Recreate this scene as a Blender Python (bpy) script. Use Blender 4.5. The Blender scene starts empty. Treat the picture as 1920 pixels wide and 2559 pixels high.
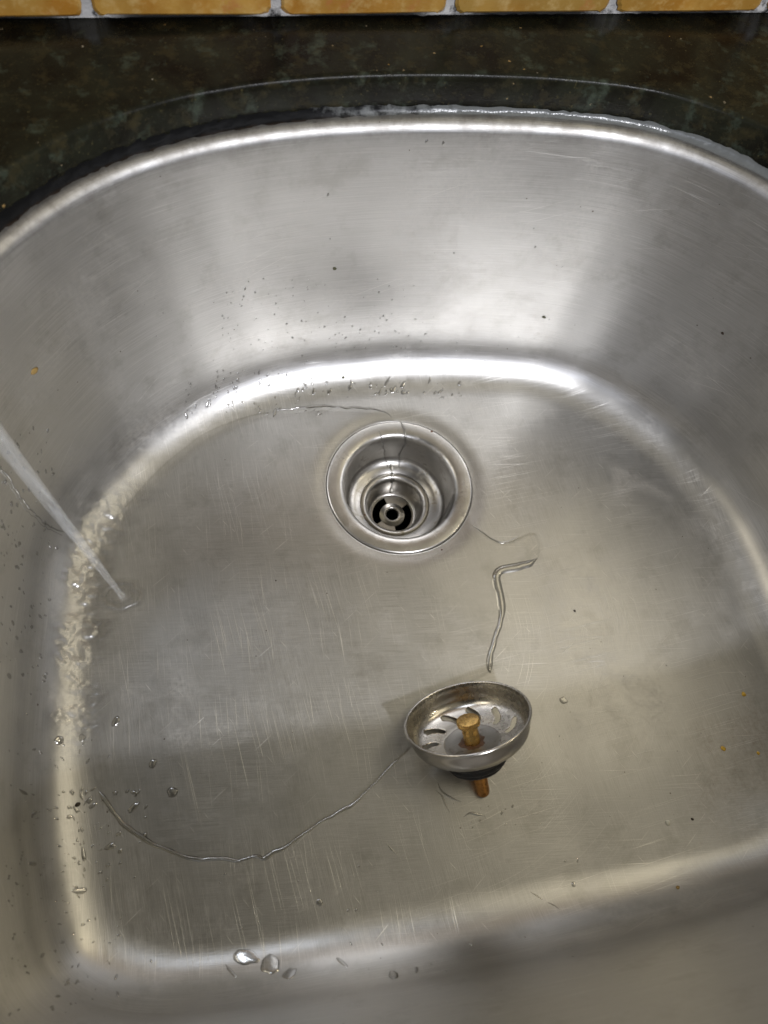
import bpy, bmesh, math, random
import numpy as np
from mathutils import Vector, Matrix
from mathutils.bvhtree import BVHTree
random.seed(7); RNG = np.random.RandomState(7)
S = 0.001                                       # all sizes below are millimetres
C = bpy.context.scene.collection
scene = bpy.context.scene
PI = math.pi

# ------------------------------------------------------------------ camera
PITCH, YAW, ROLL = 1.13880389, 0.226947036, -0.371919034
EYE = np.array([-100.425, -237.555, 502.106]); FPX = 1810.93
def cam_basis():
    yw, rl = ROLL, YAW
    F = np.array([-math.sin(yw)*math.cos(PITCH), math.cos(yw)*math.cos(PITCH), -math.sin(PITCH)])
    R = np.array([math.cos(yw), math.sin(yw), 0.0]); U = np.cross(R, F)
    return F, R*math.cos(rl)+U*math.sin(rl), -R*math.sin(rl)+U*math.cos(rl)
CF, CR, CU = cam_basis()
cam = bpy.data.cameras.new('camera'); co = bpy.data.objects.new('camera', cam); C.objects.link(co)
cam.sensor_fit = 'VERTICAL'; cam.sensor_height = 36.0; cam.lens = FPX/2559*36.0
cam.clip_start = 0.01; cam.clip_end = 50
M = Matrix(((CR[0], CU[0], -CF[0], EYE[0]*S), (CR[1], CU[1], -CF[1], EYE[1]*S), (CR[2], CU[2], -CF[2], EYE[2]*S), (0, 0, 0, 1)))
co.matrix_world = M
cam.dof.use_dof = True; cam.dof.focus_distance = 0.50; cam.dof.aperture_fstop = 7.0
scene.camera = co

# ------------------------------------------------------------------ light
wd = bpy.data.worlds.new('World'); scene.world = wd; wd.use_nodes = True
bg = wd.node_tree.nodes['Background']; bg.inputs[0].default_value = (1.0, 0.92, 0.76, 1); bg.inputs[1].default_value = 0.035
def area(name, direction, dist, sx, sy, power, col, target=(0, -100, 0), shape='RECTANGLE'):
    l = bpy.data.lights.new(name, 'AREA'); l.shape = shape; l.size = sx*S; l.size_y = sy*S; l.energy = power; l.color = col
    o = bpy.data.objects.new(name, l); C.objects.link(o)
    d = Vector(direction).normalized(); o.location = (Vector(target)+d*dist)*S
    o.rotation_euler = d.to_track_quat('Z', 'Y').to_euler()
    return o
area('ceiling_lamp', (0.19, -0.77, 1.0), 1500, 60, 60, 23.0, (0.93, 0.94, 1.0), (7, -185, 36), 'ELLIPSE')
area('front_panel_right', (0.33, -1.0, 0.52), 1500, 420, 420, 3.8, (0.78, 0.83, 1.0), (0, 100, 80))  # unseen cool panel added in front to brighten the back wall
area('front_panel_left', (-0.28, -1.0, 0.50), 1500, 260, 420, 3.2, (0.78, 0.83, 1.0), (0, 100, 80))  # second added panel; the gap leaves a darker band on the back wall
area('left_lamp', (-0.85, 0.42, 1.0), 1300, 480, 400, 2.6, (1.0, 0.92, 0.76))
area('back_right_fill', (0.75, 0.85, 1.0), 2000, 360, 300, 3.2, (1.0, 0.88, 0.62), (160, -300, 10))  # warm fill added for a glow on the front right curve
area('room_lamp', (1.0, 0.22, 1.3), 1500, 700, 600, 2.3, (1.0, 0.90, 0.68), (-210, -62, 0))
area('side_lamp', (1.0, -0.14, 0.80), 1500, 50, 50, 1.0, (1.0, 0.90, 0.68), (-210, -62, 0), 'ELLIPSE')
area('back_cool_fill', (-0.25, 0.80, 1.0), 2000, 380, 300, 4.5, (0.80, 0.87, 1.0), (-60, -306, 10))  # cool fill added to highlight the front curve
area('ceiling_panel', (0.12, 0.05, 1.0), 1700, 1300, 900, 1.12, (1.0, 0.90, 0.68), (0, -100, 0))
vs = scene.view_settings
vs.view_transform = 'Standard'; vs.look = 'None'; vs.gamma = 1.0; vs.exposure = -0.13; vs.use_curve_mapping = False
cy = scene.cycles
cy.use_denoising = True; cy.max_bounces = 10; cy.glossy_bounces = 6; cy.transmission_bounces = 8; cy.transparent_max_bounces = 12
cy.sample_clamp_indirect = 4.0; cy.blur_glossy = 0.4

# ------------------------------------------------------------------ object helpers
def tag(o, label=None, cat=None, group=None, kind=None):
    if label: o['label'] = label
    if cat: o['category'] = cat
    if group: o['group'] = group
    if kind: o['kind'] = kind
    return o
def thing(name, loc=(0, 0, 0), **k):
    o = bpy.data.objects.new(name, None); C.objects.link(o); o.location = Vector(loc)*S; o.empty_display_size = 0.02
    return tag(o, **k)
def link(name, verts, faces, m, parent=None, smooth=True, matrix=None, attrs=None, uv=None):
    """verts in mm, world coordinates"""
    me = bpy.data.meshes.new(name)
    V = np.asarray(verts, float)
    if m.name in WATER: faces = face_in(V, list(faces))
    off = np.zeros(3) if parent is None else np.array(parent.matrix_world.translation)/S
    if parent is not None:
        bpy.context.view_layer.update(); off = np.array(parent.matrix_world.translation)/S
    me.from_pydata((V-off)*S, [], [tuple(int(i) for i in f) for f in faces])
    me.update()
    if smooth: me.polygons.foreach_set('use_smooth', [True]*len(me.polygons))
    if attrs:
        for k, a in attrs.items():
            at = me.attributes.new(k, 'FLOAT', 'POINT'); at.data.foreach_set('value', np.asarray(a, np.float32))
    if uv is not None:                      # per-vertex uv pair kept as a vector attribute
        at = me.attributes.new('unroll', 'FLOAT_VECTOR', 'POINT'); at.data.foreach_set('vector', np.asarray(uv, np.float32).ravel())
    me.materials.append(m)
    o = bpy.data.objects.new(name, me); C.objects.link(o)
    if parent is not None: o.parent = parent
    return o
WATER = {'water_film', 'water_drop', 'rough_water', 'water_bead'}
def face_in(V, F):
    """wind the faces of a sheet of water so that they look into the open bowl"""
    V = np.asarray(V, float); q = [(V[list(f)[0]], V[list(f)[1]], V[list(f)[2]]) for f in F[::max(1, len(F)//400)]]
    t = sum(float(np.dot(np.cross(b-a, c-a), np.array([0, -100, 300.])-a)) for a, b, c in q)
    return F if t > 0 else [tuple(f)[::-1] for f in F]
def grid_faces(nu, nv, wrap_u=False, flip=False):
    f = []
    for i in range(nu if wrap_u else nu-1):
        i2 = (i+1) % nu
        for j in range(nv-1):
            q = (i*nv+j, i2*nv+j, i2*nv+j+1, i*nv+j+1)
            f.append(q[::-1] if flip else q)
    return f
def lathe(profile, n=96, centre=(0, 0, 0), axis=None, arc=None):
    """profile [(r,z)] -> verts, faces (faces look to the left of the profile's travel)"""
    th = np.linspace(0, 2*PI, n, endpoint=False)
    V = np.array([(r*math.cos(t), r*math.sin(t), z) for t in th for r, z in profile])
    if axis is not None: V = V @ np.array(axis)          # rows: a, b, u
    return V+np.array(centre), grid_faces(n, len(profile), True)
def value_noise(x, y, z=0.0, seed=0):
    """smooth lattice noise in numpy, -1..1"""
    x, y, z = np.broadcast_arrays(np.asarray(x, float), np.asarray(y, float), np.asarray(z, float))
    xi, yi, zi = np.floor(x).astype(int), np.floor(y).astype(int), np.floor(z).astype(int)
    fx, fy, fz = x-xi, y-yi, z-zi
    sx, sy, sz = [t*t*(3-2*t) for t in (fx, fy, fz)]
    def h(a, b, c):
        n = (a*374761393+b*668265263+c*2147483647+seed*974711) & 0xffffffff
        n = ((n ^ (n >> 13))*1274126177) & 0xffffffff
        return ((n ^ (n >> 16)) & 0xffff)/32767.5-1
    r = 0
    for dx in (0, 1):
        for dy in (0, 1):
            for dz in (0, 1):
                r = r+h(xi+dx, yi+dy, zi+dz)*(sx if dx else 1-sx)*(sy if dy else 1-sy)*(sz if dz else 1-sz)
    return r

# ------------------------------------------------------------------ node helpers
class NT:
    def __init__(s, name):
        s.m = bpy.data.materials.new(name); s.m.use_nodes = True; s.t = s.m.node_tree; s.n = s.t.nodes
        s.b = s.n['Principled BSDF']; s.out = s.n['Material Output']
    def new(s, ty, **kw):
        nd = s.n.new(ty)
        for k, v in kw.items():
            setattr(nd, k, v)
        return nd
    def put(s, sock, v):
        if isinstance(v, bpy.types.NodeSocket): s.t.links.new(v, sock)
        elif v is not None: sock.default_value = v
    def math(s, op, a, b=None, c=None, clamp=False):
        nd = s.new('ShaderNodeMath', operation=op, use_clamp=clamp)
        for i, v in enumerate((a, b, c)):
            if v is not None: s.put(nd.inputs[i], v)
        return nd.outputs[0]
    def vmul(s, v, k):
        nd = s.new('ShaderNodeVectorMath', operation='MULTIPLY'); s.put(nd.inputs[0], v); s.put(nd.inputs[1], k); return nd.outputs[0]
    def vadd(s, v, k):
        nd = s.new('ShaderNodeVectorMath', operation='ADD'); s.put(nd.inputs[0], v); s.put(nd.inputs[1], k); return nd.outputs[0]
    def noise(s, v, scale, detail=3, rough=0.5, out=0, dist=0.0):
        nd = s.new('ShaderNodeTexNoise'); s.put(nd.inputs['Vector'], v); nd.inputs['Scale'].default_value = scale
        nd.inputs['Detail'].default_value = detail; nd.inputs['Roughness'].default_value = rough; nd.inputs['Distortion'].default_value = dist
        return nd.outputs[out]
    def ramp(s, f, a, b, lo=0.0, hi=1.0):
        nd = s.new('ShaderNodeMapRange'); s.put(nd.inputs[0], f)
        for i, v in zip((1, 2, 3, 4), (a, b, lo, hi)): nd.inputs[i].default_value = v
        return nd.outputs[0]
    def mix(s, f, a, b):
        nd = s.new('ShaderNodeMix', data_type='RGBA'); s.put(nd.inputs[0], f)
        s.put(nd.inputs[6], a if isinstance(a, bpy.types.NodeSocket) else (*a, 1)); s.put(nd.inputs[7], b if isinstance(b, bpy.types.NodeSocket) else (*b, 1))
        return nd.outputs[2]
    def attr(s, name, out='Fac'):
        nd = s.new('ShaderNodeAttribute', attribute_name=name); return nd.outputs[out]
    def bump(s, h, strength=1.0, dist=0.001, normal=None):
        nd = s.new('ShaderNodeBump'); s.put(nd.inputs['Height'], h); s.put(nd.inputs['Strength'], strength); nd.inputs['Distance'].default_value = dist
        if normal is not None: s.put(nd.inputs['Normal'], normal)
        return nd.outputs[0]
    def obj_mm(s):
        t = s.new('ShaderNodeTexCoord'); return s.vmul(t.outputs['Object'], (1000, 1000, 1000))
    def rot(s, v, deg):
        nd = s.new('ShaderNodeVectorRotate', rotation_type='Z_AXIS'); s.put(nd.inputs[0], v); nd.inputs['Angle'].default_value = math.radians(deg); return nd.outputs[0]
    def scratches(s, v, deg, length, spacing, width, density, bend=0.0, off=0.0):
        """sparse short lines running along x of the turned frame"""
        v = s.rot(v, deg); v = s.vadd(v, (off, off*1.7, 0))
        if bend:
            nz = s.noise(v, 0.012, 1); k = s.math('MULTIPLY', s.math('SUBTRACT', nz, 0.5), bend)
            cx = s.new('ShaderNodeCombineXYZ'); s.put(cx.inputs[1], k); v = s.vadd(v, cx.outputs[0])
        v = s.vmul(v, (1/length, 1/spacing, 0))
        vo = s.new('ShaderNodeTexVoronoi', voronoi_dimensions='2D'); s.put(vo.inputs['Vector'], v); vo.inputs['Scale'].default_value = 1
        d = s.new('ShaderNodeVectorMath', operation='SUBTRACT'); s.put(d.inputs[0], v); s.put(d.inputs[1], vo.outputs['Position'])
        sp = s.new('ShaderNodeSeparateXYZ'); s.put(sp.inputs[0], d.outputs[0])
        sc = s.new('ShaderNodeSeparateColor'); s.put(sc.inputs[0], vo.outputs['Color'])
        tilt = s.math('MULTIPLY', s.math('SUBTRACT', sc.outputs[1], 0.5), 0.045*length)      # small tilt of each scratch
        yy = s.math('ADD', s.math('MULTIPLY', sp.outputs[1], spacing), s.math('MULTIPLY', sp.outputs[0], tilt))
        line = s.ramp(s.math('ABSOLUTE', yy), width, width*0.25)
        ends = s.ramp(s.math('ABSOLUTE', sp.outputs[0]), 0.45, 0.1)
        on = s.math('POWER', s.ramp(sc.outputs[0], 1-density, 1, 0, 1), 1.8)
        return s.math('MULTIPLY', s.math('MULTIPLY', line, ends), on)

def plain(name, col, rough=0.5, metal=0.0, bump=0.0, bscale=1.0, var=0.15):
    t = NT(name); p = t.obj_mm(); n = t.noise(p, 0.35*bscale, 4)
    dark = tuple(c*(1-var) for c in col); light = tuple(min(1, c*(1+var)) for c in col)
    t.put(t.b.inputs['Base Color'], t.mix(t.ramp(n, 0.3, 0.7), dark, light))
    t.b.inputs['Metallic'].default_value = metal
    t.put(t.b.inputs['Roughness'], t.ramp(n, 0.3, 0.7, rough*0.85, min(1, rough*1.15)))
    if bump: t.put(t.b.inputs['Normal'], t.bump(t.noise(p, 1.5*bscale, 4), bump, 0.0004))
    return t.m

def steel_sink(part):
    t = NT('brushed_steel_'+part)
    P = t.obj_mm(); fl = t.attr('floor_mask'); floor = part == 'floor'
    mo = t.noise(P, 0.03, 5, 0.6); mo2 = t.noise(P, 0.16, 4, 0.65)
    if floor:
        # hand-polish marks crossing each other
        g1 = t.noise(t.vmul(t.rot(P, 6), (0.04, 2.2, 0)), 1.0, 4, 0.7)
        g2 = t.noise(t.vmul(t.rot(P, 84), (0.05, 2.0, 0)), 1.0, 4, 0.7)
        patch = t.ramp(t.noise(P, 0.012, 2), 0.4, 0.6)
        grain = t.math('MULTIPLY', t.math('ADD', t.math('MULTIPLY', g1, t.math('SUBTRACT', 1.15, patch)), t.math('MULTIPLY', g2, t.math('ADD', patch, 0.15))), 0.85)
        fade = t.ramp(fl, 0.48, 0.62)
        sep = t.new('ShaderNodeSeparateXYZ'); t.put(sep.inputs[0], P)
        side = t.ramp(t.math('ADD', sep.outputs[0], t.math('MULTIPLY', t.math('SUBTRACT', t.noise(P, 0.015, 2), 0.5), 420)), -90, 90)
        def layers(L, k0):
            m = None
            for k_, a_ in enumerate(L):
                x = t.scratches(P, *a_, 0, 13.7*(k_+k0)+5); m = x if m is None else t.math('MAXIMUM', m, x)
            return m
        up = t.math('MULTIPLY', layers([(81, 85, 2.0, .17, .8), (90, 45, 2.6, .2, .7)], 0), t.math('SUBTRACT', 1.0, t.math('MULTIPLY', side, 0.75)))
        across = t.math('MULTIPLY', layers([(-6, 75, 2.0, .17, .8), (7, 50, 3.4, .2, .6)], 3), t.math('ADD', 0.25, t.math('MULTIPLY', side, 0.75)))
        tot = t.math('MAXIMUM', t.math('MAXIMUM', up, across), layers([(57, 9, 11, .32, .3), (-35, 20, 12, .28, .3)], 6))
        # concentric wiping arcs to the right of the strainer
        q = t.vadd(P, (18, 118, 0)); sp = t.new('ShaderNodeSeparateXYZ'); t.put(sp.inputs[0], q)
        ln = t.new('ShaderNodeVectorMath', operation='LENGTH'); t.put(ln.inputs[0], t.vmul(q, (1, 1, 0)))
        an = t.math('ARCTAN2', sp.outputs[1], sp.outputs[0])
        cb = t.new('ShaderNodeCombineXYZ'); t.put(cb.inputs[0], t.math('MULTIPLY', an, 140)); t.put(cb.inputs[1], ln.outputs['Value'])
        arc = t.scratches(cb.outputs[0], 0, 60, 1.7, .24, .65, 0)
        arcm = t.math('MULTIPLY', t.ramp(ln.outputs['Value'], 60, 90), t.math('MULTIPLY', t.ramp(ln.outputs['Value'], 215, 170), t.math('MULTIPLY', t.ramp(an, -1.75, -1.4), t.ramp(an, 0.3, -0.1))))
        tot = t.math('MAXIMUM', tot, t.math('MULTIPLY', arc, arcm))
        tot = t.math('MULTIPLY', t.math('MULTIPLY', tot, t.ramp(t.noise(P, 0.018, 2), 0.36, 0.62, 0.3, 1.0)), fade)
    else:
        W = t.attr('unroll', 'Vector')
        grain = t.noise(t.vmul(W, (0.02, 2.2, 0)), 1.0, 4, 0.7)
        fade = t.ramp(fl, 0.52, 0.38)
        tot = t.math('MAXIMUM', t.scratches(W, 2, 45, 4, .2, .5, 0, 5), t.scratches(W, -24, 60, 11, .24, .4, 0, 43))
        tot = t.math('MAXIMUM', tot, t.scratches(W, -5, 25, 3, .12, .4, 0, 23))
        tot = t.math('MULTIPLY', t.math('MULTIPLY', tot, t.ramp(t.noise(P, 0.018, 2), 0.36, 0.62, 0.1, 0.7)), fade)
    base = t.mix(t.ramp(mo, 0.32, 0.68), (0.44, 0.43, 0.405), (0.49, 0.480, 0.458))
    base = t.mix(t.ramp(mo2, 0.52, 0.72, 0, 0.25), base, (0.56, 0.54, 0.50))
    gv = t.ramp(grain, 0.30, 0.70); base = t.mix(t.math('MULTIPLY', fade, 0.5), base, t.mix(gv, (0.32, 0.312, 0.292), (0.63, 0.62, 0.60)))
    base = t.mix(t.math('MULTIPLY', tot, 0.75), base, (0.90, 0.88, 0.83))
    r = t.math('ADD', t.ramp(mo2, 0.3, 0.7, 0.335, 0.37), t.math('MULTIPLY', t.math('MULTIPLY', t.math('SUBTRACT', grain, 0.5), 0.30), fade))
    if not floor:                               # rim under the sealant: lime residue, colour darkened to dim the highlight
        sw = t.new('ShaderNodeSeparateXYZ'); t.put(sw.inputs[0], t.attr('unroll', 'Vector')); rim = t.ramp(sw.outputs[1], 44, 30)
        r = t.math('ADD', r, t.math('MULTIPLY', rim, t.ramp(mo, 0.35, 0.65, 0.08, 0.20)))
        base = t.mix(t.math('MULTIPLY', rim, t.ramp(t.noise(P, 0.06, 5, 0.7), 0.42, 0.6, 0.15, 0.75)), base, (0.24, 0.225, 0.20))
    if floor:
        stn = t.math('MULTIPLY', t.math('MULTIPLY', t.attr('stain'), t.ramp(t.noise(P, 0.30, 6, 0.8), 0.38, 0.66)), t.ramp(t.noise(P, 0.035, 4, 0.65), 0.36, 0.60, 0.15, 1))
        base = t.mix(t.math('MULTIPLY', stn, 0.55), base, (0.30, 0.235, 0.18))
        scf = t.math('MULTIPLY', t.attr('scuff'), t.ramp(t.noise(t.vmul(t.rot(P, 35), (0.25, 1.6, 1)), 1, 4, 0.75), 0.38, 0.62, 0.0, 0.8))
        base = t.mix(t.math('MULTIPLY', scf, 0.5), base, (0.74, 0.70, 0.64))
        r = t.math('ADD', r, t.math('MULTIPLY', scf, 0.2)); r = t.math('ADD', r, t.math('MULTIPLY', stn, 0.15))
    lime = t.math('MULTIPLY', t.ramp(t.noise(t.vadd(P, (40, 9, 2)), 0.02, 6, 0.7), 0.50, 0.66), t.ramp(t.noise(P, 0.4, 4, 0.7), 0.40, 0.62))
    base = t.mix(t.math('MULTIPLY', lime, 0.35), base, (0.66, 0.635, 0.585)); r = t.math('ADD', r, t.math('MULTIPLY', lime, 0.14))
    dull = t.ramp(t.noise(t.vadd(P, (7, 90, 30)), 0.035, 5, 0.7), 0.53, 0.68); base = t.mix(t.math('MULTIPLY', dull, 0.30), base, (0.27, 0.255, 0.225))
    vo = t.new('ShaderNodeTexVoronoi'); t.put(vo.inputs['Vector'], t.vadd(P, (3, 5, 7))); vo.inputs['Scale'].default_value = 0.11
    sepc = t.new('ShaderNodeSeparateColor'); t.put(sepc.inputs[0], vo.outputs['Color'])
    rad = t.math('MULTIPLY', t.ramp(sepc.outputs[0], 0.6, 1.0, 0, 0.075), t.ramp(mo2, 0.3, 0.7, 0.4, 1.3))
    pit = t.math('LESS_THAN', vo.outputs['Distance'], rad)
    base = t.mix(t.math('MULTIPLY', pit, 0.7), base, (0.11, 0.085, 0.06))
    t.put(t.b.inputs['Base Color'], base)
    t.b.inputs['Metallic'].default_value = 0.92
    t.put(t.b.inputs['Roughness'], r)
    n1 = t.bump(t.noise(P, 0.011, 1), 0.16, 0.010)
    n2 = t.bump(grain, t.math('MULTIPLY', fade, 0.20), 0.00035, n1)
    t.put(t.b.inputs['Normal'], t.bump(tot, 0.4, 0.00015, n2))
    return t.m

def steel(name, col=(0.55, 0.54, 0.52), rough=0.28, metal=1.0, grime=(0.16, 0.12, 0.08), gamt=0.4, gscale=0.12, grain=None):
    t = NT(name); P = t.obj_mm(); n = t.noise(P, gscale, 3, 0.55); n2 = t.noise(P, 0.3, 2, 0.5)
    base = t.mix(t.ramp(n, 0.3, 0.7), tuple(c*0.86 for c in col), tuple(min(1, c*1.08) for c in col))
    sp = t.math('MULTIPLY', t.ramp(n, 0.50, 0.66), t.ramp(n2, 0.5, 0.62))
    base = t.mix(t.math('MULTIPLY', sp, gamt), base, grime)
    t.put(t.b.inputs['Base Color'], base); t.b.inputs['Metallic'].default_value = metal
    t.put(t.b.inputs['Roughness'], t.math('ADD', t.ramp(n2, 0.3, 0.7, rough*0.94, rough*1.08), t.math('MULTIPLY', sp, 0.2)))
    if grain is None:
        h = t.noise(t.vmul(P, (0.06, 2.0, 2.0)), 1, 3)
    else: h = t.noise(t.vmul(P, grain), 1, 3)
    t.put(t.b.inputs['Normal'], t.bump(h, 0.02, 0.0003))
    return t.m

def water_mat(name, wet, wet_rough, gloss_rough=0.05, wave=0.0, wscale=0.2, col=(0.50, 0.49, 0.46), faded=False):
    """water lying on steel: some light passes straight through, some comes back from the steel bent by
    the water's own surface, and the surface itself shines by fresnel"""
    t = NT(name); t.n.remove(t.b)
    P = t.obj_mm()
    nrm = t.bump(t.noise(P, wscale, 3, 0.55), wave, 0.001) if wave else None
    tr = t.new('ShaderNodeBsdfTransparent'); tr.inputs[0].default_value = (1.0, 1.0, 1.0, 1)
    gl = t.new('ShaderNodeBsdfGlossy'); gl.inputs['Roughness'].default_value = wet_rough; gl.inputs[0].default_value = (*col, 1)
    go = t.new('ShaderNodeBsdfGlossy'); go.inputs['Roughness'].default_value = gloss_rough
    fr = t.new('ShaderNodeFresnel'); fr.inputs[0].default_value = 1.33
    if nrm:
        for nd in (gl, go, fr): t.put(nd.inputs['Normal'], nrm)
    m1 = t.new('ShaderNodeMixShader'); m1.inputs[0].default_value = wet; t.put(m1.inputs[1], tr.outputs[0]); t.put(m1.inputs[2], gl.outputs[0])
    m2 = t.new('ShaderNodeMixShader'); t.put(m2.inputs[0], fr.outputs[0]); t.put(m2.inputs[1], m1.outputs[0]); t.put(m2.inputs[2], go.outputs[0])
    o_ = m2.outputs[0]
    if faded:                                   # the ripple thins out into the sheet round it
        tb = t.new('ShaderNodeBsdfTransparent'); m3 = t.new('ShaderNodeMixShader'); t.put(m3.inputs[0], t.attr('body')); t.put(m3.inputs[1], tb.outputs[0]); t.put(m3.inputs[2], o_); o_ = m3.outputs[0]
    t.put(t.out.inputs[0], o_)
    return t.m

M_BOWL = steel_sink('wall'); M_FLOOR = steel_sink('floor')
M_FLANGE = steel('drain_steel', (0.50, 0.485, 0.455), 0.30, 0.95, gamt=0.45, gscale=0.06)
M_CUP = steel('drain_cup_steel', (0.40, 0.385, 0.36), 0.31, 1.0, (0.20, 0.17, 0.10), 0.6, 0.10, (0.05, 0.05, 2.5))
M_STRAIN = steel('strainer_steel', (0.50, 0.475, 0.43), 0.25, 1.0, (0.30, 0.25, 0.18), 0.0, 0.02)
M_BLACKHOLE = plain('drain_pipe_dark', (0.006, 0.006, 0.006), 0.25, 0, 0.3)
M_RUBBER = plain('black_rubber', (0.012, 0.013, 0.018), 0.38, 0, 0.8, 1.2)

# ------------------------------------------------------------------ the bowl's surface
CX, CY = 5.0, -110.0
NTH = 720
TH = np.linspace(-PI, PI, NTH, endpoint=False)
def contour(pts, sig):
    p = np.array(pts, float); d = np.vstack([p, p[:1]]); seg = []
    for a, b in zip(d[:-1], d[1:]):
        n = max(2, int(np.hypot(*(b-a))/1.5)); seg.append(a+(b-a)*np.linspace(0, 1, n, endpoint=False)[:, None])
    q = np.vstack(seg); an = np.arctan2(q[:, 1]-CY, q[:, 0]-CX); r = np.hypot(q[:, 0]-CX, q[:, 1]-CY)
    o = np.argsort(an); an, r = an[o], r[o]
    R = np.interp(TH, np.r_[an-2*PI, an, an+2*PI], np.r_[r, r, r])
    k = np.exp(-0.5*(np.arange(-40, 41)/sig)**2); k /= k.sum()
    return np.convolve(np.r_[R[-40:], R, R[:40]], k, 'valid')
FLOOR = [(15, 101), (68, 96), (128, 86), (164, 70), (197, 43), (227, 9), (247, -32), (257, -70), (260, -105), (260, -145), (260, -200), (256, -245), (243, -275), (220, -294), (187, -302),
         (135, -304), (72, -306), (12, -307), (-45, -306), (-100, -303), (-153, -301), (-184, -299), (-211, -291), (-231, -279), (-240, -261), (-244, -236), (-248, -210), (-250, -184), (-249, -156),
         (-248, -128), (-247, -97), (-245, -65), (-242, -32), (-230, -5), (-210, 22), (-186, 47), (-158, 66), (-129, 82), (-91, 95), (-46, 101)]
RIM = [(-1, 141), (38, 139.5), (81, 136), (124, 129), (152, 121), (178, 108), (201, 90), (213, 74+4), (240, 48), (262, 18), (284, -35), (294, -100), (297, -180), (293, -260), (277, -305), (240, -335),
       (190, -344), (0, -347), (-190, -344), (-245, -332), (-275, -302), (-287, -240), (-289, -150), (-285, -90), (-274, -35), (-250, 22), (-219, 67), (-201, 84), (-183, 99), (-159, 113), (-124, 127), (-83, 136), (-45, 140)]
RB = contour(FLOOR, 4)+11.0           # virtual corner of floor and wall
RC = contour(RIM, 4)                  # visible outer edge of the rim
ZR = 211.0                            # rim height
RT = RC-9.5
FIL, ROLLR = 37.0, 7.5
ARC = np.r_[0, np.cumsum(np.hypot(np.diff(RB*np.cos(TH)), np.diff(RB*np.sin(TH))))]
def profile(i):
    """(radius, z, floor mask) from flange down to the start of the floor for direction i"""
    rb, rt, rc = RB[i], RT[i], RC[i]
    a = math.atan2(rt-rb, ZR)                              # lean of the wall
    p = [(rc+22, ZR, 0), (rc+8, ZR, 0), (rc, ZR, 0)]
    tl = ROLLR*math.tan((PI/2-a)/2)                        # rim roll: from flat to wall
    c0 = (rt+tl+0.0, ZR-ROLLR)
    # arc centre below the flat, tangent to flat (top) and to the wall line
    for k in range(0, 15):
        f = (PI/2-a)*k/14
        p.append((c0[0]-ROLLR*math.sin(f), c0[1]+ROLLR*math.cos(f), 0))
    z1 = p[-1][1]; r1 = p[-1][0]
    tf = FIL*math.tan((PI/2-a)/2)
    zt = tf*math.cos(a); rtg = rb+zt*math.tan(a)
    for k in range(1, 40):
        u = k/40; p.append((r1+(rtg-r1)*u, z1+(zt-z1)*u, 0))
    cc = (rb-tf, FIL)
    for k in range(0, 25):
        f = (PI/2-a)*(1-k/24)
        p.append((cc[0]+FIL*math.sin(f), cc[1]-FIL*math.cos(f), k/24))
    return p
NP = 3+15+39+25
NF = 110
DR = 57.6
def bowl_mesh():
    V, UVv, FM = [], [], []
    for i, th in enumerate(TH):
        p = profile(i); c, s_ = math.cos(th), math.sin(th); L = 0; last = None
        for r, z, m in p:
            if last: L += math.hypot(r-last[0], z-last[1])
            last = (r, z); V.append((CX+c*r, CY+s_*r, z)); UVv.append((ARC[i], L, 0)); FM.append(m)
        x0, y0 = CX+c*p[-1][0], CY+s_*p[-1][0]
        a2 = math.atan2(y0, x0); x1, y1 = DR*math.cos(a2), DR*math.sin(a2)
        for k in range(1, NF+1):
            u = k/NF; u = 1-(1-u)**1.15
            x, y = x0+(x1-x0)*u, y0+(y1-y0)*u; d = math.hypot(x, y)-DR
            z = -1.6*math.exp(-(max(d, 0)/7.0)**2)
            V.append((x, y, z)); UVv.append((ARC[i], L, 0)); FM.append(1)
        V.append((x1*0.995, y1*0.995, -4.5)); UVv.append((ARC[i], L, 0)); FM.append(1)
    return np.array(V), np.array(UVv), np.array(FM), NP+NF+1
BV, BUV, BFM, BN = bowl_mesh()
BF = grid_faces(NTH, BN, True, True)
BVH = BVHTree.FromPolygons([tuple(v) for v in BV], BF)
VS = 1920/1660.0
def pix(x, y):
    """a spot on the bowl seen along the line of sight through (x, y) -> point, normal"""
    d = CF+((x*VS-960)/FPX)*CR-((y*VS-1279.5)/FPX)*CU
    h, n, i, t = BVH.ray_cast(Vector(EYE), Vector(d).normalized())
    if h is None: return None, None
    if n.dot(Vector(d)) > 0: n = -n
    return h, n
def plane(x, y, z):
    d = CF+((x*VS-960)/FPX)*CR-((y*VS-1279.5)/FPX)*CU
    return EYE+d*((z-EYE[2])/d[2])
def sdf(P, poly):
    """signed distance (positive inside) of points to a closed polygon"""
    P = np.asarray(P, float); Q = np.asarray(poly, float); n = len(Q)
    best = np.full(len(P), 1e9); ins = np.zeros(len(P), bool)
    for a, b in zip(Q, np.roll(Q, -1, 0)):
        ab = b-a; t = np.clip(((P-a)@ab)/max(ab@ab, 1e-9), 0, 1); best = np.minimum(best, np.hypot(*(P-a-t[:, None]*ab).T))
        cond = (a[1] > P[:, 1]) != (b[1] > P[:, 1])
        with np.errstate(divide='ignore', invalid='ignore'):
            xi = (b[0]-a[0])*(P[:, 1]-a[1])/(b[1]-a[1])+a[0]
        ins ^= cond & (P[:, 0] < xi)
    return np.where(ins, best, -best)
def vpoly(L, z=0): return np.array([plane(x, y, z)[:2] for x, y in L])
sm = lambda a, b, x: np.clip((x-a)/(b-a), 0, 1)**2*(3-2*np.clip((x-a)/(b-a), 0, 1))
xy = BV[:, :2]
scuff = sm(-4, 4.0, sdf(xy, vpoly([(1322, 1003), (1345, 1012), (1400, 1040), (1455, 1075), (1440, 1080), (1400, 1062), (1370, 1060), (1335, 1075), (1325, 1040)])))
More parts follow.
